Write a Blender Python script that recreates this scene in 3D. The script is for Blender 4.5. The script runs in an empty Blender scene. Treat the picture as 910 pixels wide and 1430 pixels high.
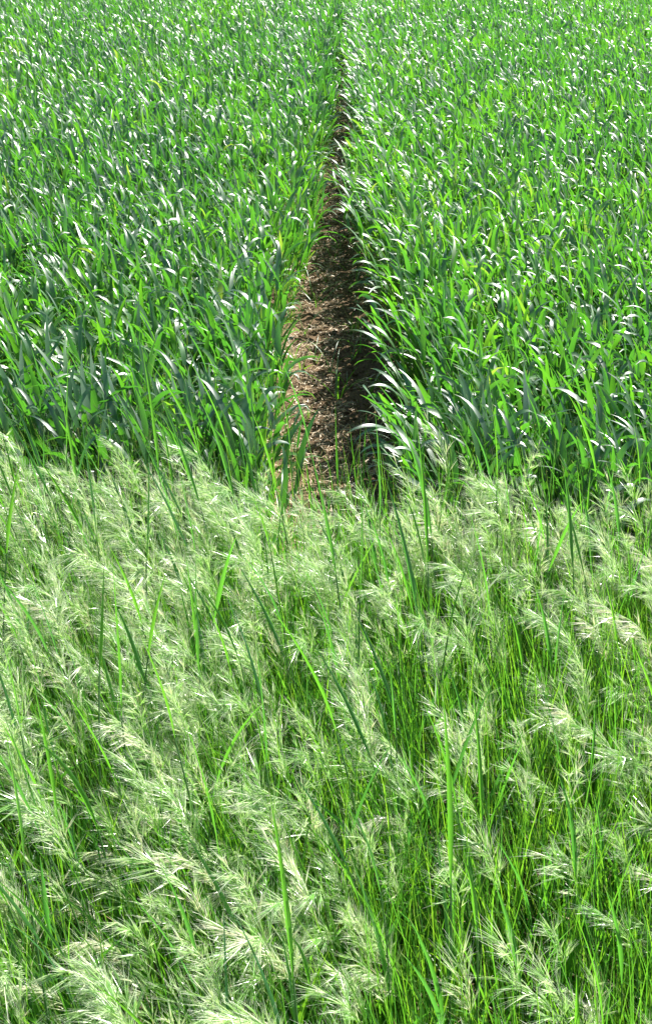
import bpy, math, numpy as np
from mathutils import Vector, Matrix, Euler
R = math.radians
scene = bpy.context.scene
col = scene.collection

# ---------------------------------------------------------------- camera
CAM_H, PITCH, YAW, FPX = 1.70, 27.9, 1.1, 1600.0
cam_d = bpy.data.cameras.new('camera')
cam = bpy.data.objects.new('camera', cam_d); col.objects.link(cam)
cam.location = (0, 0, CAM_H)
cam.rotation_euler = (R(90 - PITCH), 0, R(YAW))
cam_d.sensor_fit = 'VERTICAL'; cam_d.sensor_height = 24; cam_d.lens = FPX / 1430 * 24
cam_d.clip_start = 0.05; cam_d.clip_end = 2000
scene.camera = cam

# ---------------------------------------------------------------- sky, sun, exposure
SUN_EL, SUN_AZ = 52.0, 52.0          # azimuth measured to the right of straight ahead (+Y)
w = bpy.data.worlds.new('World'); scene.world = w; w.use_nodes = True
nt = w.node_tree
sky = nt.nodes.new('ShaderNodeTexSky'); sky.sky_type = 'NISHITA'; sky.sun_disc = False
sky.sun_elevation = R(SUN_EL); sky.sun_rotation = R(SUN_AZ)
bg = nt.nodes['Background']; bg.inputs['Strength'].default_value = 0.058
nt.links.new(sky.outputs[0], bg.inputs['Color'])
sd = bpy.data.lights.new('sun', 'SUN'); sd.energy = 5.0; sd.angle = R(0.5); sd.color = (1.0, 0.96, 0.9)
sun = bpy.data.objects.new('sun', sd); col.objects.link(sun)
sv = Vector((math.sin(R(SUN_AZ)) * math.cos(R(SUN_EL)), math.cos(R(SUN_AZ)) * math.cos(R(SUN_EL)), math.sin(R(SUN_EL))))
sun.rotation_euler = sv.to_track_quat('Z', 'Y').to_euler(); sun.location = sv * 50
scene.view_settings.view_transform = 'Standard'; scene.view_settings.look = 'None'
scene.view_settings.gamma = 1; scene.view_settings.use_curve_mapping = False
scene.view_settings.exposure = 1.7
scene.render.engine = 'CYCLES'
scene.cycles.max_bounces = 6; scene.cycles.transmission_bounces = 4; scene.cycles.diffuse_bounces = 4

# ---------------------------------------------------------------- pixel <-> place
def ray(px, py):
    d = Vector(((px - 455) / FPX, -(py - 715) / FPX, -1)).normalized()
    return (cam.rotation_euler.to_matrix() @ d).normalized()
def at(px, py, z=0.0):
    d = ray(px, py); t = (z - CAM_H) / d.z
    return np.array([d.x * t, d.y * t, z])
CM = np.array(cam.rotation_euler.to_matrix().transposed())
def proj(P):
    q = (np.asarray(P, float) - np.array([0, 0, CAM_H])) @ CM.T
    z = -q[..., 2]
    return 455 + FPX * q[..., 0] / z, 715 - FPX * q[..., 1] / z, z

# ---------------------------------------------------------------- materials
def mat(name):
    m = bpy.data.materials.new(name); m.use_nodes = True
    n = m.node_tree.nodes; n.clear()
    return m, n, m.node_tree.links
def leaf_mat(name, ramp, trans_ramp, rough=0.38, tmix=0.4, spec=0.5, tip=None, coat=.0):
    m, n, l = mat(name)
    out = n.new('ShaderNodeOutputMaterial'); mix = n.new('ShaderNodeMixShader')
    p = n.new('ShaderNodeBsdfPrincipled'); tr = n.new('ShaderNodeBsdfTranslucent')
    a = n.new('ShaderNodeAttribute'); a.attribute_name = 'tint'
    al = n.new('ShaderNodeAttribute'); al.attribute_name = 'along'
    geo = n.new('ShaderNodeNewGeometry')
    def mk(stops):
        r = n.new('ShaderNodeValToRGB'); e = r.color_ramp.elements
        e[0].position, e[0].color = stops[0][0], (*stops[0][1], 1)
        e[1].position, e[1].color = stops[-1][0], (*stops[-1][1], 1)
        for s in stops[1:-1]:
            q = e.new(s[0]); q.color = (*s[1], 1)
        l.new(a.outputs['Fac'], r.inputs[0]); return r
    r1, r2 = mk(ramp), mk(trans_ramp)
    c1 = r1.outputs[0]
    # blotchy blade colour
    no = n.new('ShaderNodeTexNoise'); no.inputs['Scale'].default_value = 90; no.inputs['Detail'].default_value = 3
    tc = n.new('ShaderNodeTexCoord'); l.new(tc.outputs['Object'], no.inputs['Vector'])
    mr = n.new('ShaderNodeMapRange'); mr.inputs[3].default_value = 0.75; mr.inputs[4].default_value = 1.25
    l.new(no.outputs['Fac'], mr.inputs[0])
    mu = n.new('ShaderNodeMix'); mu.data_type = 'RGBA'; mu.blend_type = 'MULTIPLY'; mu.inputs[0].default_value = 1
    l.new(c1, mu.inputs[6]); l.new(mr.outputs[0], mu.inputs[7]); c1 = mu.outputs[2]
    c2 = r2.outputs[0]
    if tip:
        tr1 = n.new('ShaderNodeMapRange'); tr1.inputs[1].default_value = tip[1]; tr1.inputs[2].default_value = tip[2]
        l.new(al.outputs['Fac'], tr1.inputs[0])
        outs = []
        for c in (c1, c2):
            mm = n.new('ShaderNodeMix'); mm.data_type = 'RGBA'
            l.new(tr1.outputs[0], mm.inputs[0]); l.new(c, mm.inputs[6]); mm.inputs[7].default_value = (*tip[0], 1)
            outs.append(mm.outputs[2])
        c1, c2 = outs
    l.new(c1, p.inputs['Base Color']); l.new(c2, tr.inputs['Color'])
    p.inputs['Roughness'].default_value = rough; p.inputs['Specular IOR Level'].default_value = spec
    p.inputs['IOR'].default_value = 1.55
    p.inputs['Coat Weight'].default_value = coat; p.inputs['Coat Roughness'].default_value = .38
    mix.inputs[0].default_value = tmix
    l.new(p.outputs[0], mix.inputs[1]); l.new(tr.outputs[0], mix.inputs[2]); l.new(mix.outputs[0], out.inputs[0])
    return m
M_wheat = leaf_mat('wheat_leaf', [(0, (.018, .062, .030)), (.45, (.026, .090, .024)), (.8, (.045, .14, .020)), (1, (.13, .21, .04))],
                   [(0, (.055, .25, .026)), (.5, (.10, .37, .02)), (.8, (.17, .50, .015)), (1, (.40, .62, .05))], rough=.44, tmix=.40, spec=1.0,
                   tip=((.30, .33, .10), .93, 1.0), coat=1.0)
M_blade = leaf_mat('verge_leaf', [(0, (.028, .090, .040)), (.5, (.045, .14, .028)), (1, (.10, .22, .03))],
                   [(0, (.09, .34, .04)), (.5, (.17, .52, .025)), (1, (.32, .64, .03))], rough=.42, tmix=.45, spec=.6,
                   tip=((.32, .34, .12), .90, 1.0), coat=.4)
M_stem = leaf_mat('grass_stem', [(0, (.05, .13, .05)), (.6, (.08, .19, .05)), (.93, (.13, .24, .07)), (1, (.24, .10, .07))],
                  [(0, (.12, .34, .06)), (.9, (.2, .44, .06)), (1, (.3, .12, .06))], rough=.4, tmix=.2, spec=.6)
M_spike = leaf_mat('brome_spikelet', [(0, (.14, .33, .06)), (.45, (.31, .47, .17)), (.8, (.68, .74, .50)), (1, (.60, .58, .42))],
                   [(0, (.29, .62, .09)), (.6, (.53, .74, .23)), (1, (.62, .62, .34))], rough=.30, tmix=.40, spec=1.0,
                   tip=((.80, .80, .68), .42, .95), coat=1.0)
M_dry = leaf_mat('dry_straw', [(0, (.20, .13, .07)), (.5, (.38, .28, .16)), (1, (.66, .58, .43))],
                 [(0, (.2, .12, .05)), (1, (.5, .42, .26))], rough=.5, tmix=.2, spec=.5)
M_pale = leaf_mat('bleached_leaf', [(0, (.62, .68, .50)), (1, (.72, .76, .62))],
                  [(0, (.5, .6, .3)), (1, (.6, .66, .42))], rough=.4, tmix=.3, spec=.6)
def soil_mat():
    m, n, l = mat('soil')
    out = n.new('ShaderNodeOutputMaterial'); p = n.new('ShaderNodeBsdfPrincipled')
    tc = n.new('ShaderNodeTexCoord')
    n1 = n.new('ShaderNodeTexNoise'); n1.inputs['Scale'].default_value = 26; n1.inputs['Detail'].default_value = 8; n1.inputs['Roughness'].default_value = .7
    n2 = n.new('ShaderNodeTexNoise'); n2.inputs['Scale'].default_value = 160; n2.inputs['Detail'].default_value = 6; n2.inputs['Roughness'].default_value = .75
    for k in (n1, n2): l.new(tc.outputs['Object'], k.inputs['Vector'])
    r = n.new('ShaderNodeValToRGB'); e = r.color_ramp.elements
    e[0].position = .3; e[0].color = (.045, .030, .018, 1); e[1].position = .72; e[1].color = (.28, .19, .11, 1)
    q = e.new(.5); q.color = (.12, .082, .047, 1)
    ad = n.new('ShaderNodeMath'); ad.operation = 'ADD'; l.new(n1.outputs['Fac'], ad.inputs[0]); l.new(n2.outputs['Fac'], ad.inputs[1])
    hf = n.new('ShaderNodeMath'); hf.operation = 'MULTIPLY'; hf.inputs[1].default_value = .5; l.new(ad.outputs[0], hf.inputs[0])
    l.new(hf.outputs[0], r.inputs[0]); l.new(r.outputs[0], p.inputs['Base Color'])
    b = n.new('ShaderNodeBump'); b.inputs['Strength'].default_value = .9; b.inputs['Distance'].default_value = .012
    l.new(hf.outputs[0], b.inputs['Height']); l.new(b.outputs[0], p.inputs['Normal'])
    p.inputs['Roughness'].default_value = .92; p.inputs['Specular IOR Level'].default_value = .15
    l.new(p.outputs[0], out.inputs[0]); return m
M_soil = soil_mat()

# ---------------------------------------------------------------- ribbon and tube builders (numpy)
class Geo:
    def __init__(s): s.v, s.f, s.t, s.a, s.n = [], [], [], [], 0
    def add(s, v, f, t, a):
        s.v.append(v.reshape(-1, 3)); s.f.append(f.reshape(-1, 4) + s.n); s.t.append(t.ravel()); s.a.append(a.ravel()); s.n += v.reshape(-1, 3).shape[0]
    def mesh(s, name, material, smooth=True):
        v = np.concatenate(s.v).astype(np.float32); f = np.concatenate(s.f).astype(np.int32)
        me = bpy.data.meshes.new(name)
        me.vertices.add(len(v)); me.vertices.foreach_set('co', v.ravel())
        me.loops.add(f.size); me.loops.foreach_set('vertex_index', f.ravel())
        me.polygons.add(len(f)); me.polygons.foreach_set('loop_start', np.arange(0, f.size, 4, dtype=np.int32))
        me.polygons.foreach_set('use_smooth', np.full(len(f), smooth))
        for nm, arr in (('tint', s.t), ('along', s.a)):
            at_ = me.attributes.new(nm, 'FLOAT', 'POINT'); at_.data.foreach_set('value', np.concatenate(arr).astype(np.float32))
        me.materials.append(material); me.update(calc_edges=True)
        return me
def norm(v): return v / np.maximum(np.linalg.norm(v, axis=-1, keepdims=True), 1e-9)
def U(rng, a, b, n): return rng.uniform(a, b, n)

def curve(base, phi, th0, bend, length, S, pw=1.6, wind=None, bowphi=None):
    """centre lines: N x (S+1) x 3, and directions"""
    N = len(phi); t = np.linspace(0, 1, S + 1)[None, :]
    tm = (t[:, :-1] + t[:, 1:]) / 2
    th = th0[:, None] + bend[:, None] * tm ** pw
    ph = phi[:, None] + (0 if bowphi is None else bowphi[:, None] * tm)
    d = np.stack([np.sin(th) * np.cos(ph), np.sin(th) * np.sin(ph), np.cos(th)], -1)
    if wind is not None:
        d = norm(d + np.array([-1, -.15, -.05]) * (wind[:, None, None] * tm[..., None]))
    step = d * (length / S)[:, None, None]
    P = np.concatenate([np.zeros((N, 1, 3)), np.cumsum(step, 1)], 1) + base[:, None, :]
    D = np.concatenate([d[:, :1], (d[:, 1:] + d[:, :-1]) / 2, d[:, -1:]], 1)
    return P, norm(D)
def prof_leaf(t): return np.clip(np.minimum(.55 + 2.2 * t, 1) * (1 - t ** 2.6), .02, 1)
def prof_grass(t): return np.clip(.75 + .5 * t, 0, 1) * np.clip((1 - t ** 1.8), .03, 1)
def prof_sheath(t): return np.clip(.22 + 3.0 * t, 0, 1) * np.clip((1 - t ** 1.8), .03, 1)
def ribbons(geo, P, D, phi, width, prof, tint, twist=None, fold=.25, tri=True, ripple=None):
    N, K, _ = P.shape; t = np.linspace(0, 1, K)
    side0 = np.stack([-np.sin(phi), np.cos(phi), np.zeros(N)], -1)[:, None, :]
    side = norm(side0 - D * (side0 * D).sum(-1, keepdims=True))
    nr = np.cross(D, side)
    if twist is not None:
        an = (twist[:, 0:1] + twist[:, 1:2] * t[None, :])[..., None]
        side, nr = side * np.cos(an) + nr * np.sin(an), nr * np.cos(an) - side * np.sin(an)
    wv = (width[:, None] * prof(t)[None, :])[..., None] * .5
    if tri:
        V = np.stack([P + side * wv + nr * wv * fold * 2, P, P - side * wv + nr * wv * fold * 2], 2)  # N,K,3,3
        c = 3; pairs = (0, 1)
    else:
        V = np.stack([P + side * wv, P - side * wv], 2); c = 2; pairs = (0,)
    base = (np.arange(N) * K * c)[:, None]; k = (np.arange(K - 1) * c)[None, :]
    F = []
    for j in pairs:
        a = base + k + j; F.append(np.stack([a, a + 1, a + 1 + c, a + c], -1))
    F = np.stack(F, 2)
    T = np.broadcast_to(tint[:, None, None], (N, K, c)); A = np.broadcast_to(t[None, :, None], (N, K, c))
    geo.add(V, F, T.copy(), A.copy())
def tubes(geo, P, D, rad, taper, tint, sides=3):
    N, K, _ = P.shape; t = np.linspace(0, 1, K)
    ref = np.array([.3, 1, .1]); s1 = norm(np.cross(D, ref)); s2 = np.cross(D, s1)
    r = (rad[:, None] * (1 - taper * t)[None, :])[..., None]
    V = np.stack([P + (s1 * math.cos(a) + s2 * math.sin(a)) * r for a in np.arange(sides) * 2 * math.pi / sides], 2)
    base = (np.arange(N) * K * sides)[:, None]; k = (np.arange(K - 1) * sides)[None, :]
    F = np.stack([np.stack([base + k + j, base + k + (j + 1) % sides, base + k + sides + (j + 1) % sides, base + k + sides + j], -1) for j in range(sides)], 2)
    geo.add(V, F, np.broadcast_to(tint[:, None, None], (N, K, sides)).copy(), np.broadcast_to(t[None, :, None], (N, K, sides)).copy())

# ---------------------------------------------------------------- tagging
def tag(o, label=None, cat=None, group=None, kind=None):
    if label: o['label'] = label
    if cat: o['category'] = cat
    if group: o['group'] = group
    if kind: o['kind'] = kind
    return o
def link(name, me, parent=None):
    o = bpy.data.objects.new(name, me); col.objects.link(o)
    if parent: o.parent = parent
    return o

# smooth value noise over the ground
_g = np.random.default_rng(5).random((256, 256))
def vnoise(x, y, s, o=0):
    x = np.asarray(x, float) * s + 71.3 + o; y = np.asarray(y, float) * s + 33.7 + o * 1.7
    xi, yi = np.floor(x).astype(int), np.floor(y).astype(int); fx, fy = x - xi, y - yi
    fx, fy = fx * fx * (3 - 2 * fx), fy * fy * (3 - 2 * fy)
    g = lambda i, j: _g[i % 256, j % 256]
    return (g(xi, yi) * (1 - fx) + g(xi + 1, yi) * fx) * (1 - fy) + (g(xi, yi + 1) * (1 - fx) + g(xi + 1, yi + 1) * fx) * fy

# ---------------------------------------------------------------- the lie of the land
def track_c(y): return -0.036 + .065 * np.clip((5.5 - y) / 3, 0, 1) + .02 * np.sin(y * .9) + .012 * np.sin(y * 2.3 + 1)
def track_hw(y): return .225 + .045 * np.clip((5.5 - y) / 3, 0, 1) - .07 * np.clip((y - 4.5) / 6, 0, 1) - .03 * np.clip((y - 9) / 6, 0, 1) + .02 * np.sin(y * 1.7 + .5) + .02 * (vnoise(y * 0, y, 2.5) - .5)
def front(x): return 2.68 - .10 * np.clip(x, -2, 3) - .10 * np.clip(x - .3, 0, 2) + .10 * (vnoise(x, x * 0, 4) - .5)
def ground_z(x, y):
    d = np.abs(x - track_c(y))
    z = -.03 * np.clip(1 - (d / .26) ** 2, 0, 1) * np.clip((y - 2.2) / .5, 0, 1)
    near = np.clip((14 - y) / 6, 0, 1) * (np.abs(x) < 3)
    z = z + near * (.022 * (vnoise(x, y, 14) - .5) + .018 * (vnoise(x, y, 40, 9) - .5) + .008 * (vnoise(x, y, 110, 4) - .5))
    return z
def axis(lo, hi, fine_lo, fine_hi, fs, cs):
    a = list(np.arange(fine_lo, fine_hi, fs)); s = cs; v = fine_lo - s
    while v > lo: a.insert(0, v); s *= 1.5; v -= s
    a.insert(0, lo); s = cs; v = a[-1] + s
    while v < hi: a.append(v); s *= 1.5; v += s
    a.append(hi); return np.array(a)
gx, gy = axis(-500, 500, -.7, .7, .006, .08), axis(-60, 900, 2.2, 6.5, .008, .06)
X, Y = np.meshgrid(gx, gy, indexing='ij'); Z = ground_z(X, Y)
g = Geo(); nx, ny = X.shape
ii, jj = np.meshgrid(np.arange(nx - 1), np.arange(ny - 1), indexing='ij')
q = ii * ny + jj
g.add(np.stack([X, Y, Z], -1), np.stack([q, q + ny, q + ny + 1, q + 1], -1), np.zeros(nx * ny), np.zeros(nx * ny))
tag(link('ground', g.mesh('ground', M_soil)), 'brown bare soil of the field, seen along the wheel track', None, kind='structure')

rng = np.random.default_rng(11)
# clods and crumbs of soil in the track
def clod_field(n, rng):
    g = Geo(); ico = []
    for i in range(5):
        th = math.pi * (i / 4)
        for k in range(6): ico.append((math.sin(th) * math.cos(k * math.pi / 3), math.sin(th) * math.sin(k * math.pi / 3), math.cos(th)))
    ico = np.array(ico); f = [[i * 6 + k, (i + 1) * 6 + k, (i + 1) * 6 + (k + 1) % 6, i * 6 + (k + 1) % 6] for i in range(4) for k in range(6)]
    y = 2.5 + 9 * rng.random(n) ** 1.6; x = track_c(y) + rng.normal(0, .13, n)
    s = .003 + .012 * rng.random(n) ** 3
    V = ico[None] * s[:, None, None] * rng.uniform(.6, 1.3, (n, 30, 1)) * np.array([1, 1, .7])
    V = V + np.stack([x, y, ground_z(x, y) + s * .2], -1)[:, None, :]
    F = np.array(f)[None] + (np.arange(n) * 30)[:, None, None]
    g.add(V, F, np.zeros(n * 30), np.zeros(n * 30)); return g
tag(link('soil_crumbs', clod_field(5000, rng).mesh('soil_crumbs', M_soil, False)), 'small crumbly brown clods scattered along the bare wheel track', 'soil', kind='stuff')
# straw litter
def litter(n, rng):
    g = Geo(); y = 2.4 + 12 * rng.random(n) ** 1.5; x = track_c(y) + rng.normal(0, .15, n)
    keep = vnoise(x, y, 9, 3) > .18 + .42 * (x > track_c(y) + .0); x, y = x[keep], y[keep]; n = len(x)  # pale straw thinned right of centre to darken the shaded side
    ph = U(rng, 0, 6.28, n); L = .008 + .05 * rng.random(n) ** 2.5
    P, D = curve(np.stack([x, y, ground_z(x, y) + U(rng, .002, .012, n)], -1), ph, U(rng, 1.2, 1.75, n), rng.normal(0, .5, n), L, 3)
    ribbons(g, P, D, ph, U(rng, .0012, .0045, n), lambda t: np.clip(1.1 - t * .6, 0, 1), np.clip(rng.beta(1.6, 1.8, n), 0, 1), U(rng, -.8, .8, (n, 2)), .2, False)
    return g
tag(link('straw_litter', litter(52000, rng).mesh('straw_litter', M_dry)), 'dry tan straw bits and dead leaf litter lying on the wheel track', 'straw litter', kind='stuff')

# ---------------------------------------------------------------- wheat
def wheat_set(rng, bx, by, bz, edge, S_leaf, S_stem, hs=1.0):
    """edge: -1..1, how much the plant leans out over the track (sign gives x direction). Returns dict of arrays."""
    n = len(bx)
    h = (.33 + .11 * rng.random(n)) * hs
    base = np.stack([bx, by, bz], -1)
    phi = U(rng, 0, 6.28, n); th = np.abs(rng.normal(.06, .06, n))
    lean = np.abs(edge) * .35
    phi = np.where(edge != 0, np.where(edge < 0, math.pi, 0) + rng.normal(0, .6, n), phi); th = th + lean
    out = []
    P, D = curve(base, phi, th, -lean * .3 + rng.normal(.03, .06, n), h, S_stem, wind=np.full(n, .05))
    out.append(('stem', P, D, phi, None, None, None))
    fr = [.22, .42, .64, .84, 1.0]
    ph0 = U(rng, 0, 6.28, n)
    for k, fq in enumerate(fr):
        idx = np.clip((fq * S_stem), 0, S_stem); i0 = int(math.floor(idx)); i1 = min(i0 + 1, S_stem); u = idx - i0
        lb = P[:, i0] * (1 - u) + P[:, i1] * u
        lp = ph0 + k * math.pi + rng.normal(0, .55, n)
        # wind from the right turns blades to the left
        lp = np.arctan2(np.sin(lp), np.cos(lp) - (.38 if k > 1 else .2))
        lp = np.where((edge != 0) & (rng.random(n) < .75), np.where(edge < 0, math.pi, 0) + rng.normal(0, .75, n), lp)
        L = (np.array([.12, .16, .19, .19, .155])[k] * U(rng, .75, 1.25, n)) * hs
        t0 = np.abs(rng.normal([.55, .46, .38, .28, .15][k], .15, n)) + lean * .5
        droop = rng.random(n)
        bd = np.where(droop < .40, U(rng, .1, .7, n), np.where(droop < .68, U(rng, .8, 1.6, n), U(rng, 1.6, 2.6, n)))
        wd = np.array([.0105, .0140, .0175, .0190, .0170])[k] * U(rng, .8, 1.25, n) * hs
        Pl, Dl = curve(lb, lp, t0, bd, L, S_leaf, pw=U(rng, 1.2, 2.6, n)[:, None], wind=U(rng, .0, .42, n), bowphi=rng.normal(0, .6, n))
        out.append(('leaf', Pl, Dl, lp, wd, k, np.stack([rng.normal(0, .22, n), rng.normal(0, .8, n)], -1)))
    return out
def add_wheat(geo, rng, bx, by, bz, edge, S_leaf, tri, hs=1.0, wmul=1.0):
    n = len(bx); tone = vnoise(bx, by, 1.3, 2) * .35 - .06
    for kind, P, D, ph, wd, k, tw in wheat_set(rng, bx, by, bz, edge, S_leaf, 3, hs):
        if kind == 'stem':
            ribbons(geo, P, D, U(rng, 0, 6.28, n), np.full(n, .0042) * wmul, lambda t: 1 - .3 * t, np.clip(U(rng, .5, .95, n), 0, 1), None, .3, tri)
        else:
            tint = np.clip(rng.beta(2, 2.2, n) * .75 + [.25, .12, .05, .0, .0][k] + tone, 0, .92)
            old = rng.random(n) < (.05 if k == 0 else .004); tint = np.where(old, 1, tint)
            ribbons(geo, P, D, ph, wd * wmul, prof_leaf, tint, tw, .09, tri)

def scatter(rng, y0, y1, dens, margin=1.1):
    A = []
    ys = np.arange(y0, y1, .5)
    for y in ys:
        hw = .325 * (y + .5) * 1.06 + margin; m = int(dens(y) * 2 * hw * .5)
        x = U(rng, -hw, hw, m); yy = U(rng, y, y + .5, m); A.append(np.stack([x, yy], -1))
    return np.concatenate(A)
dens = lambda y: 520 if y < 5 else (340 if y < 8 else (250 if y < 13 else 190))
pts = scatter(rng, 2.2, 27, dens)
_y = 2.5 + 16 * rng.random(850) ** 1.3                    # extra plants added along the right-hand edge to thicken its shadow and overhang
pts = np.concatenate([pts, np.stack([track_c(_y) + track_hw(_y) + .03 + .12 * rng.random(850), _y], -1)])
x, y = pts[:, 0], pts[:, 1]
dx = x - track_c(y); hw = track_hw(y) + .05 * (rng.random(len(x)) - .5)
keep = (np.abs(dx) > hw) & (y > front(x) + .04 * rng.normal(0, 1, len(x)))
keep &= rng.random(len(x)) < .60 + .65 * vnoise(x, y, 5, 1) + (np.abs(dx) < .4)
x, y = x[keep], y[keep]; dx = x - track_c(y)
ed = np.clip(1 - (np.abs(dx) - .2) / .12, 0, 1) * -np.sign(dx)
ed = np.where(dx > 0, ed, ed * .45)                      # the wind lays the right-hand edge over the track more
ed = ed * np.clip(1.2 - (y - 5) / 9, .7, 1)
ed = np.where(np.abs(ed) < .12, 0, ed)
# score: nearness to the camera; the plants that show largest become individuals
ppx, ppy, pz = proj(np.stack([x, y, np.full(len(x), .3)], -1))
inview = (ppx > -30) & (ppx < 940) & (ppy > -20)
N_IND = 240
score = pz - 1.0 * (np.abs(ed) > .3) + rng.random(len(x)) * .15
front_gap = y - front(x)
score += np.where((np.abs(ed) <= .3) & (front_gap > .30), 2.0, 0) + np.where(~inview, 50, 0)
# individuals are plants of two tillers: take every chosen point as one plant
order = np.argsort(score); ind = np.zeros(len(x), bool); ind[order[:N_IND]] = True
xi, yi, ei = x[ind], y[ind], ed[ind]
xs, ys, es = x[~ind], y[~ind], ed[~ind]
for side, nm, lab in ((-1, 'left', 'dense blue-green young wheat standing left of the bare wheel track'),
                      (1, 'right', 'dense windblown young wheat standing right of the bare wheel track')):
    geo = Geo(); sel = (xs - track_c(ys)) * side > 0
    for lo, hi, S, tri, wm in ((0, 6.5, 7, True, 1), (6.5, 12, 5, True, 1.15), (12, 40, 4, False, 1.35)):
        s2 = sel & (ys >= lo) & (ys < hi)
        a, b = xs[s2], ys[s2]; add_wheat(geo, rng, a, b, ground_z(a, b), es[s2], S, tri, 1.0 + 0*a[:1].sum(), wm)
    tag(link('wheat_crop', geo.mesh('wheat_crop', M_wheat)), lab, 'wheat', kind='stuff')

def place(mesh_parts, name, label, cat, group, loc, rz=0, sc=1.0, tilt=(0, 0)):
    r = bpy.data.objects.new(name, None); r.empty_display_size = .05; col.objects.link(r)
    r.location = loc; r.rotation_euler = (tilt[0], tilt[1], rz); r.scale = (sc, sc, sc)
    tag(r, label, cat, group)
    for pn, me in mesh_parts: link(pn, me, r)
    return r
def wheat_variant(rng, edge):
    parts = []
    for tl in range(2):
        off = rng.normal(0, .012, 2) if tl else np.zeros(2)
        z = np.zeros(1); st = wheat_set(rng, z + off[0], z + off[1], z - .01, np.full(1, edge), 9, 5)
        for kind, P, D, ph, wd, k, tw in st:
            g = Geo()
            if kind == 'stem':
                tubes(g, P, D, np.full(1, .0022), .3, np.full(1, .7), 5); parts.append(('stem', g.mesh('wheat_stem', M_wheat)))
            else:
                tint = np.clip(rng.beta(2, 2.2, 1) * .75 + [.3, .12, .05, 0, 0][k], 0, .92)
                tint = np.minimum(tint, .8)
                ribbons(g, P, D, ph, wd, prof_leaf, tint, tw, .09, True); parts.append(('leaf', g.mesh('wheat_blade', M_wheat)))
    return parts
var = {-1: [wheat_variant(rng, -.9) for _ in range(7)], 1: [wheat_variant(rng, .45) for _ in range(7)], 0: [wheat_variant(rng, 0) for _ in range(9)]}
for a, b, e in zip(xi, yi, ei):
    key = 0 if abs(e) < .25 else (-1 if e < 0 else 1)
    v = var[key][rng.integers(len(var[key]))]
    if key == -1:
        lab, grp = 'young wheat plant at the right edge of the track, blades arching left over the soil', 'wheat plants leaning in from the right track edge'
    elif key == 1:
        lab, grp = 'young wheat plant at the left edge of the track, upright with dark blades', 'wheat plants along the left track edge'
    elif a < 0:
        lab, grp = 'upright young wheat plant in the front row of the left-hand crop, behind the brome', 'front row wheat plants left of the track'
    else:
        lab, grp = 'upright young wheat plant in the front row of the right-hand crop, behind the brome', 'front row wheat plants right of the track'
    place(v, 'wheat_plant', lab, 'wheat plant', grp, (a, b, float(ground_z(a, b))), rng.normal(0, .3), rng.uniform(.9, 1.12))

# seedlings and weeds on the track
def seedling(rng, n, L, wd, tint):
    parts = []
    for k in range(n):
        g = Geo(); o = np.ones(1); ph = o * (k * 2.4 + rng.random())
        P, D = curve(np.array([[0, 0, -.004]]) + rng.normal(0, .003, 3) * [1, 1, 0], ph, o * rng.uniform(.15, .8), o * rng.uniform(.2, 1.3), o * L * rng.uniform(.6, 1.2), 7, wind=o * .2)
        ribbons(g, P, D, ph, o * wd, prof_grass, np.full(1, tint + rng.uniform(-.08, .08)), rng.normal(0, .4, (1, 2)), .2, True)
        parts.append(('leaf', g.mesh('seedling_blade', M_wheat)))
    return parts
sv_ = [seedling(rng, n, L, .005, t) for n, L, t in ((4, .14, .8), (3, .10, .86), (5, .17, .75), (6, .09, .9), (4, .2, .7))]
spots = [(440, 505, 0, 'thin pale green seedling just left of the middle of the near track'),
         (462, 520, 2, 'taller thin green seedling standing alone mid-track'),
         (455, 392, 1, 'small green seedling on the pale soil patch, farther along the track'),
         (425, 470, 4, 'loose yellow-green tuft at the foot of the left-hand wheat, mid-track'),
         (430, 590, 3, 'low yellow-green tuft on the sunlit soil near the verge'),
         (412, 640, 0, 'yellow-green seedling at the near left corner of the bare track')]
for px, py, k, lab in spots:
    p = at(px, py, -.02); place(sv_[k], 'seedling', lab, 'seedling', None, (p[0], p[1], float(ground_z(p[0], p[1]))), rng.uniform(0, 6), 1)
for k in range(110):
    yy = 4.2 + 11 * rng.random(); xx = track_c(yy) + rng.choice([-1, 1]) * abs(rng.normal(.12, .06)) * (1 if yy < 7 else .8)
    place(sv_[rng.integers(5)], 'seedling', 'low yellow-green seedling on the far green-tinged stretch of the track', 'seedling', 'seedlings on the far stretch of track', (xx, yy, float(ground_z(xx, yy))), rng.uniform(0, 6), rng.uniform(.9, 1.5))

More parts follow.
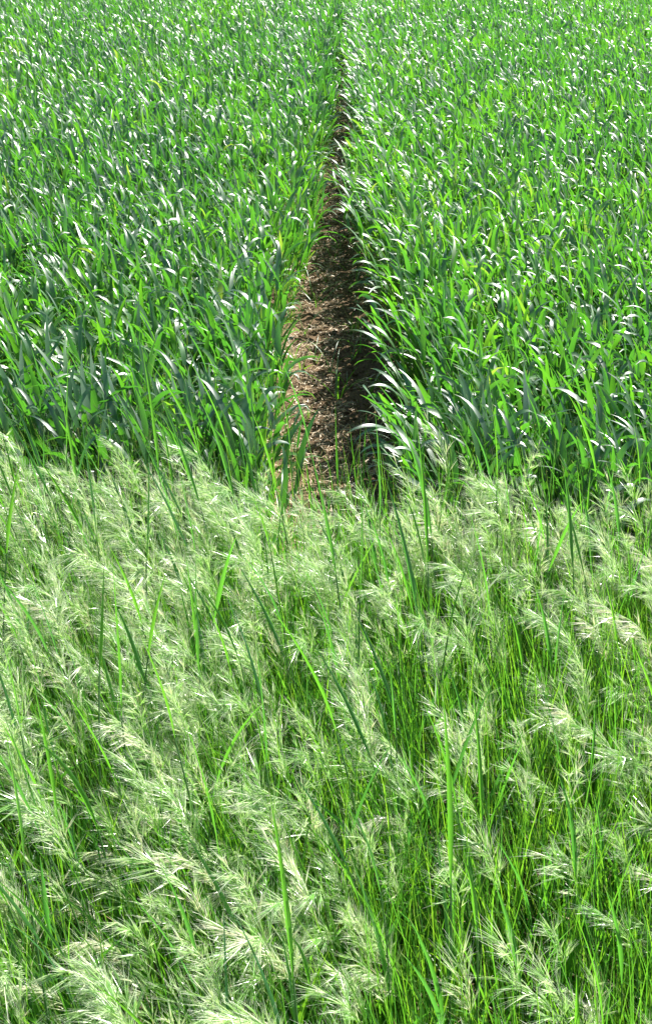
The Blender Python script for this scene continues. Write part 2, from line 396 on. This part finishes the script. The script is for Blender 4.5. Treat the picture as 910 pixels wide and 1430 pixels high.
# ---------------------------------------------------------------- brome
WIND = np.array([-1, -.12, 0])
def head_geo(rng, P, D, geo, rscale=1.0, windy=1.0, droopy=1.0):
    """panicle along one curved axis P (K x 3), direction D"""
    K = len(P); L = np.linalg.norm(np.diff(P, axis=0), axis=1).sum()
    sB, sD, sL = [], [], []
    nodes = np.linspace(.0, .97, 11)
    thin = Geo()
    bp0, bdir, bl = [], [], []
    for i, u in enumerate(nodes):
        idx = u * (K - 1); i0 = int(idx); i1 = min(i0 + 1, K - 1); f = idx - i0
        p = P[i0] * (1 - f) + P[i1] * f; d = norm(D[i0] * (1 - f) + D[i1] * f)
        nb = rng.integers(2, 4) if u < .85 else rng.integers(1, 3)
        for b in range(nb):
            rd = rng.normal(0, 1, 3); rd -= d * rd.dot(d); rd = norm(rd)
            q = norm(d * rng.uniform(.7, 1.2) + rd * rng.uniform(.2, .7) + WIND * rng.uniform(-.1, .5) * windy + np.array([0, 0, -1]) * rng.uniform(0, .5) * droopy)
            ln = rng.uniform(.004, .022) * (1.15 - .75 * u) * rscale
            bp0.append(p); bdir.append(q); bl.append(ln)
            for s in range(1 if rng.random() < .55 else 2):
                e = p + q * ln * (1 if s == 0 else rng.uniform(.4, .8))
                sd_ = norm(q + rng.normal(0, .17, 3) + WIND * rng.uniform(.05, .45) * windy + np.array([0, 0, -.35 * rng.random() * droopy]))
                sB.append(e); sD.append(sd_); sL.append(rng.uniform(.030, .052) * rscale)
    sB, sD, sL = np.array(sB), np.array(sD), np.array(sL)
    def straight(b, d, ln, bend, S):
        ph = np.arctan2(d[:, 1], d[:, 0]); th = np.arccos(np.clip(d[:, 2], -1, 1))
        return (*curve(b, ph, th, bend, ln, S, 1.3), ph)
    b0, bd_, bl_ = np.array(bp0), np.array(bdir), np.array(bl)
    Pb, Db, ph = straight(b0, bd_, bl_, np.full(len(bl_), .3), 1)
    ribbons(geo, Pb, Db, ph, np.full(len(bl_), .0006), lambda t: 1 + 0 * t, U(rng, .2, .6, len(bl_)), None, .2, False)
    # florets of each spikelet: lemma narrowing into a long awn
    nf = 4
    B = np.repeat(sB, nf, 0); DD = np.repeat(sD, nf, 0); LL = np.repeat(sL, nf) * U(rng, .65, 1.1, len(sB) * nf)
    rd = rng.normal(0, 1, DD.shape); rd -= DD * (rd * DD).sum(-1, keepdims=True); rd = norm(rd)
    k = np.tile(np.arange(nf), len(sB))
    B = B + DD * (k * .0024)[:, None]
    DD = norm(DD + rd * U(rng, .04, .18, len(DD))[:, None])
    Pf, Df, ph = straight(B, DD, LL, rng.normal(.12, .15, len(LL)), 4)
    tint = np.repeat(np.clip(rng.beta(2, 2, len(sB)) + rng.choice([-.25, -.1, 0, .12, .32], p=[.22, .22, .26, .24, .06]), 0, 1), nf)
    ribbons(geo, Pf, Df, ph, U(rng, .0010, .0019, len(LL)), lambda t: np.interp(t, [0, .22, .45, .7, 1], [.5, 1, .55, .20, .09]), tint, np.stack([U(rng, 0, 3.1, len(LL)), rng.normal(0, .5, len(LL))], -1), .3, False)
    return geo

def brome_variant(rng, young=False):
    one = np.ones(1)
    h = rng.uniform(.22, .42); ph = one * (math.pi + rng.normal(0, .9)); th = one * rng.uniform(.0, .10)
    P, D = curve(np.zeros((1, 3)) - [0, 0, .01], ph, th, one * rng.uniform(.0, .22), one * h, 8, wind=one * .05)
    g = Geo(); tubes(g, P, D, one * .0009, .4, one * rng.uniform(.3, .9), 4); stem = g.mesh('brome_stem', M_stem)
    tip = P[:, -1]; d = D[0, -1]
    th1 = math.acos(d[2]); ph1 = math.atan2(d[1], d[0])
    Ph, Dh = curve(tip, one * ph1, one * th1, one * (rng.uniform(.0, .5) if young else rng.uniform(.3, 1.2)), one * rng.uniform(.08, .15), 8, 1.1, wind=one * .12)
    gh = Geo(); tubes(gh, Ph, Dh, one * .0006, .6, one * .3, 3); head_geo(rng, Ph[0], Dh[0], gh, rng.uniform(.8, 1.05), .35 if young else rng.uniform(.5, 1.2), .2 if young else rng.uniform(.3, 1))
    parts = [('stem', stem), ('seed_head', gh.mesh('brome_head', M_spike))]
    for k in range(3):
        f = [.12, .4, .66][k]; i = int(f * 8); lp = ph + one * rng.uniform(-1.6, 1.6)
        Pl, Dl = curve(P[:, i], lp, one * rng.uniform(.2, .5), one * rng.uniform(.2, 1.5), one * rng.uniform(.08, .17), 6, wind=one * .3)
        gl = Geo(); ribbons(gl, Pl, Dl, lp, one * rng.uniform(.003, .0045), prof_grass, one * rng.uniform(.3, .9), rng.normal(0, .6, (1, 2)), .2, True)
        parts.append(('leaf', gl.mesh('brome_blade', M_blade)))
    return parts, (P[0], tip[0])
BV = [brome_variant(rng, k % 2 == 0) for k in range(30)]

# where brome is thin, the deep green shows (spots read off the photo, as canopy places)
gaps = [(425, 1080, .10), (430, 930, .055), (715, 955, .07), (60, 1190, .07), (640, 1330, .10), (800, 1290, .09), (740, 1090, .07),
        (880, 1180, .05), (310, 1100, .02), (560, 1240, .07), (240, 1300, .02), (120, 1140, .04), (560, 1390, .08), (30, 1380, .05), (870, 1380, .07), (480, 1160, .05)]
gp = np.array([[*at(a, b, .30)[:2], r] for a, b, r in gaps])
def brome_density(x, y):
    d = (.55 + .35 * vnoise(x, y, 5, 6) + .35 * vnoise(x, y, 17, 3)) * .85
    d = np.where(y > front(x) - .35, d * .5 + .55, d)
    d *= np.where(y < 2.2, np.where(x > .05, .72, 1.15), 1)
    for a, b, r in gp: d *= 1 - .95 * np.exp(-(((x - a) / (r * 1.1)) ** 2 + ((y - b) / (r * 1.3)) ** 2))
    return d
NB = 5500
bx, by = U(rng, -1.9, 1.9, NB), U(rng, .62, 2.85, NB)
ok = (rng.random(NB) < brome_density(bx - .06, by)) & (by < front(bx) - .10 + .12 * (vnoise(bx, by, 5, 8) - .5) - .27 * np.exp(-((bx - .03) / .22) ** 4)) & (np.abs(bx) < .36 * by + .75)
bx, by = bx[ok], by[ok]
print('brome heads', len(bx))
bpx, bpy_, bz = proj(np.stack([bx - .1, by, np.full(len(bx), .45)], -1))
sc = bz + np.where((bpx < -20) | (bpx > 930) | (bpy_ > 1480), 50, 0)
od = np.argsort(sc); bi = np.zeros(len(bx), bool); bi[od[:300]] = True
def vert(py): return 'bottom' if py > 1150 else ('middle' if py > 880 else 'upper')
def horz(px): return 'far left' if px < 180 else ('left of centre' if px < 400 else ('centre' if px < 560 else ('right of centre' if px < 760 else 'far right')))
for a, b, px_, py_ in zip(bx[bi], by[bi], bpx[bi], bpy_[bi]):
    parts, _ = BV[rng.integers(len(BV))]
    lab = f'nodding pale feathery brome grass in the {vert(py_)} verge, {horz(px_)}'
    place(parts, 'brome_plant', lab, 'brome plant', f'nodding brome grasses, {vert(py_)} verge, {horz(px_)}', (a, b, 0), rng.normal(0, .6), rng.uniform(.85, 1.15))
# the rest as one object per kind of mass
mb_s, mb_h = Geo(), Geo()
def bake(geo, me, M):
    n = len(me.vertices); co = np.empty(n * 3, np.float32); me.vertices.foreach_get('co', co); co = co.reshape(-1, 3) @ M[:3, :3].T + M[:3, 3]
    f = np.empty(len(me.loops), np.int32); me.loops.foreach_get('vertex_index', f)
    t = np.empty(n, np.float32); me.attributes['tint'].data.foreach_get('value', t); a = np.empty(n, np.float32); me.attributes['along'].data.foreach_get('value', a)
    geo.add(co, f.reshape(-1, 4), t, a)
for a, b in zip(bx[~bi], by[~bi]):
    parts, _ = BV[rng.integers(len(BV))]; s = rng.uniform(.85, 1.15); r = rng.normal(0, .6)
    M = np.array([[math.cos(r) * s, -math.sin(r) * s, 0, a], [math.sin(r) * s, math.cos(r) * s, 0, b], [0, 0, s, 0], [0, 0, 0, 1]])
    for pn, me in parts: bake(mb_h if pn == 'seed_head' else mb_s, me, M)
me = mb_h.mesh('brome_mass', M_spike); me.materials.append(M_stem)
# join heads and stems into one mass
g2 = Geo(); g2.v = mb_h.v + mb_s.v; g2.n = mb_h.n + mb_s.n; g2.f = mb_h.f + [f + mb_h.n for f in mb_s.f]; g2.t = mb_h.t + mb_s.t; g2.a = mb_h.a + mb_s.a
me = g2.mesh('brome_mass', M_spike); me.materials.append(M_blade)
nh = sum(len(f) for f in mb_h.f); mi = np.zeros(len(me.polygons), np.int32); mi[nh:] = 1; me.polygons.foreach_set('material_index', mi)
tag(link('brome_mass', me), 'tangled pale brome heads farther back in the verge, up to the wheat', 'brome grass', kind='stuff')

# ---------------------------------------------------------------- green undergrowth of the verge
def undergrowth(n, rng):
    g = Geo(); x, y = U(rng, -2.0, 2.0, n), U(rng, .35, 2.85, n)
    k = (y < front(x) + .10 * (np.abs(x - .02) > .26)) & (np.abs(x) < .36 * y + .95); x, y = x[k], y[k]; n = len(x)
    ph = np.arctan2(rng.normal(0, 1, n), rng.normal(-.25, 1, n))
    tall = rng.random(n) < .30; L = .12 + .26 * rng.random(n); L = np.where(tall, U(rng, .38, .60, n), L)
    P, D = curve(np.stack([x, y, np.full(n, -.005)], -1), ph, np.abs(rng.normal(.16, .14, n)) * np.where(tall, .5, 1), (rng.random(n) ** 2 * 1.7 + .05) * np.where(tall, .35, 1), L, 6, wind=U(rng, 0, .3, n), bowphi=rng.normal(0, .4, n))
    wd = np.where(~tall & (rng.random(n) < .36), U(rng, .006, .0115, n), U(rng, .0022, .0048, n))
    ribbons(g, P, D, ph, wd, prof_grass, np.clip(rng.beta(2, 1.8, n) + .05, 0, .96), rng.normal(0, .6, (n, 2)), .18, True)
    return g
tag(link('verge_grass', undergrowth(56000, rng).mesh('verge_grass', M_blade)), 'thick bright green grass blades under the brome heads', 'grass', kind='stuff')

def thatch(n, rng):
    g = Geo(); x, y = U(rng, -1.5, 1.5, n), U(rng, .6, 2.8, n); ph = U(rng, 0, 6.28, n)
    P, D = curve(np.stack([x, y, U(rng, .0, .10, n)], -1), ph, U(rng, .3, 1.6, n), U(rng, -.4, 1.2, n), U(rng, .05, .22, n), 5)
    ribbons(g, P, D, ph, U(rng, .001, .004, n), prof_grass, np.clip(rng.beta(2, 1.5, n), 0, 1), rng.normal(0, .8, (n, 2)), .2, True)
    return g
tag(link('dead_thatch', thatch(3500, rng).mesh('dead_thatch', M_dry)), 'dry brown dead grass strands low down among the green blades', 'dead grass', kind='stuff')

# tall single stalks that stand through the brome
def stalk_variant(rng, broad):
    one = np.ones(1); h = rng.uniform(.30, .46)
    ph = one * (math.pi + rng.normal(0, .7)); th = one * rng.uniform(.0, .10)
    P, D = curve(np.zeros((1, 3)) - [0, 0, .01], ph, th, one * rng.uniform(0, .18), one * h, 8, wind=one * .05)
    g = Geo(); tubes(g, P, D, one * rng.uniform(.0014, .0021), .4, one * rng.uniform(.1, .6), 5)
    parts = [('stem', g.mesh('stalk_stem', M_stem))]
    for f in (.25, .6, 1.0):
        i = int(f * 8); lp = (ph if f == 1 else one * rng.uniform(0, 6.28))
        L = rng.uniform(.16, .26) if f == 1 else rng.uniform(.12, .22)
        t0 = math.acos(D[0, i][2]) * one + (rng.uniform(0, .12) if f == 1 else rng.uniform(.12, .4))
        Pl, Dl = curve(P[:, i], lp, t0, one * (rng.uniform(0, .35) if f == 1 else rng.uniform(.1, .9)), one * L, 7, wind=one * rng.uniform(.02, .25))
        gl = Geo(); wd = rng.uniform(.007, .010) if broad else rng.uniform(.005, .0072)
        ribbons(gl, Pl, Dl, lp, one * wd, prof_sheath, one * rng.uniform(.0, .6), np.array([[rng.uniform(0, 3), rng.normal(0, .5)]]), .35, True)
        parts.append(('leaf', gl.mesh('stalk_blade', M_blade)))
    return parts
SV = [stalk_variant(rng, k % 3 == 0) for k in range(20)]
n = 330; cnt = 0
while cnt < 279:
    a, b = rng.uniform(-1.3, 1.3), rng.uniform(.95, 2.75)
    if b > front(a) - .05 or abs(a) > .34 * b + .2: continue
    q = proj(np.array([a - .04, b, .45])); cnt += 1
    lab = f'tall narrow green grass stalk rising through the brome, {vert(q[1])} verge, {horz(q[0])}'
    place(SV[rng.integers(len(SV))], 'grass_stalk', lab, 'grass stalk', f'tall green stalks, {vert(q[1])} verge, {horz(q[0])}', (a, b, 0), rng.normal(0, .9), rng.uniform(.85, 1.3))

# ---------------------------------------------------------------- single plants one can pick out in the photo
def lead_curve(tip, mid, zt, sag=.0, K=14, dy=0.0):
    T = at(*tip, zt); d = ray(*mid); o = np.array([0, 0, CAM_H]); t = (T[1] + dy) / d.y
    M = o + np.array(d) * t
    k = T[2] / max(T[2] - M[2], .02); B = T + (M - T) * k; B[2] = -.005
    u = np.linspace(0, 1, K)[:, None]
    P = B + (T - B) * u; P[:, 0:1] += sag * np.sin(u * math.pi); P[:, 2:3] += .02 * np.sin(u * math.pi)
    D = norm(np.gradient(P, axis=0)); return P[None], D[None]
def solo(tip, mid, zt, w_, tint, label, cat='grass stalk', name='grass_stalk', m=None, sag=.0, stem=True, frac=.45, roll=.0):
    P, D = lead_curve(tip, mid, zt, sag); base = P[0, 0].copy(); P = P - base
    root = bpy.data.objects.new(name, None); col.objects.link(root); root.location = base; root.empty_display_size = .05
    tag(root, label, cat); K = P.shape[1]; c = int(K * frac); one = np.ones(1)
    if stem:
        g = Geo(); tubes(g, P[:, :c + 1], D[:, :c + 1], one * .0019, .25, one * .5, 5); link('stem', g.mesh('solo_stem', M_stem), root)
    g = Geo(); s0 = c if stem else 0
    ribbons(g, P[:, s0:], D[:, s0:], one * (-math.pi / 2 + roll), one * w_, prof_sheath, one * tint, np.array([[math.pi / 2 * 0, .3]]), .3, True)
    link('leaf', g.mesh('solo_blade', m or M_blade), root)
    return root
solo((468, 562), (470, 640), .50, .006, .35, 'thin upright grass stalk whose tip stands against the bare track, leftmost of three')
solo((488, 592), (495, 660), .48, .005, .5, 'short upright grass stalk whose tip stands against the bare track, between two taller ones')
solo((512, 570), (508, 650), .50, .006, .3, 'thin upright grass stalk whose tip stands against the shaded right side of the track')
solo((427, 640), (436, 720), .47, .009, .55, 'broad pale green blade standing upright at the near end of the track')
solo((462, 690), (448, 790), .47, .010, .15, 'broad dark green blade leaning right, below the near end of the track')
solo((180, 600), (215, 640), .46, .009, .1, 'dark green blade tip arching left out of the wheat above the brome')
solo((255, 700), (290, 790), .50, .009, .08, 'broad dark blue-green stalk leaning left through the upper left brome', sag=.01)
solo((250, 815), (275, 930), .50, .008, .12, 'upright dark green stalk with narrow blade in the left middle brome')
solo((475, 950), (490, 1060), .44, .011, .05, 'broad blue-green blade standing in the dark gap at the centre of the verge')
solo((640, 905), (600, 1000), .44, .010, .05, 'dark blue-green stalk leaning right, against the leftward lean of its neighbours')
solo((735, 1010), (690, 1110), .44, .009, .08, 'blue-green blade leaning right beside the dark gap on the right')
solo((650, 870), (700, 1010), .50, .008, .45, 'long green blade leaning left above the dark gap on the right', sag=.015)
solo((735, 700), (765, 830), .52, .008, .3, 'long green stalk leaning left in the upper right brome')
solo((160, 880), (215, 1010), .48, .009, .2, 'long dark green blade leaning left among the left middle brome', sag=.02)
solo((95, 925), (150, 1110), .48, .008, .45, 'long bright green stalk leaning left near the left edge', sag=.02)
solo((380, 1210), (350, 1330), .46, .006, .3, 'slim green stalk leaning right among the bottom brome heads')
solo((462, 1320), (425, 1420), .42, .016, .85, 'wide bright yellow-green blade at the bottom edge, just left of centre', stem=False, roll=.3)
solo((4, 1262), (40, 1400), .42, .024, .05, 'very wide dark green blade in the bottom left corner', stem=False, roll=.5)
solo((40, 1215), (150, 1340), .44, .010, .4, 'long green blade running down to the right from the lower left edge', stem=False, sag=.03)
solo((240, 530), (252, 640), .47, .004, .99, 'thin reddish grass stem standing in front of the left-hand wheat', m=M_stem)
solo((708, 792), (672, 838), .50, .009, .9, 'bleached white dead blade leaning right in the right-hand brome', name='dead_blade', cat='dead leaf', m=M_pale, stem=True, frac=.72, roll=.3)
solo((16, 975), (2, 1012), .44, .009, .6, 'bleached white dead blade at the left edge of the verge', name='dead_blade', cat='dead leaf', m=M_pale, stem=True, frac=.7, roll=.3)
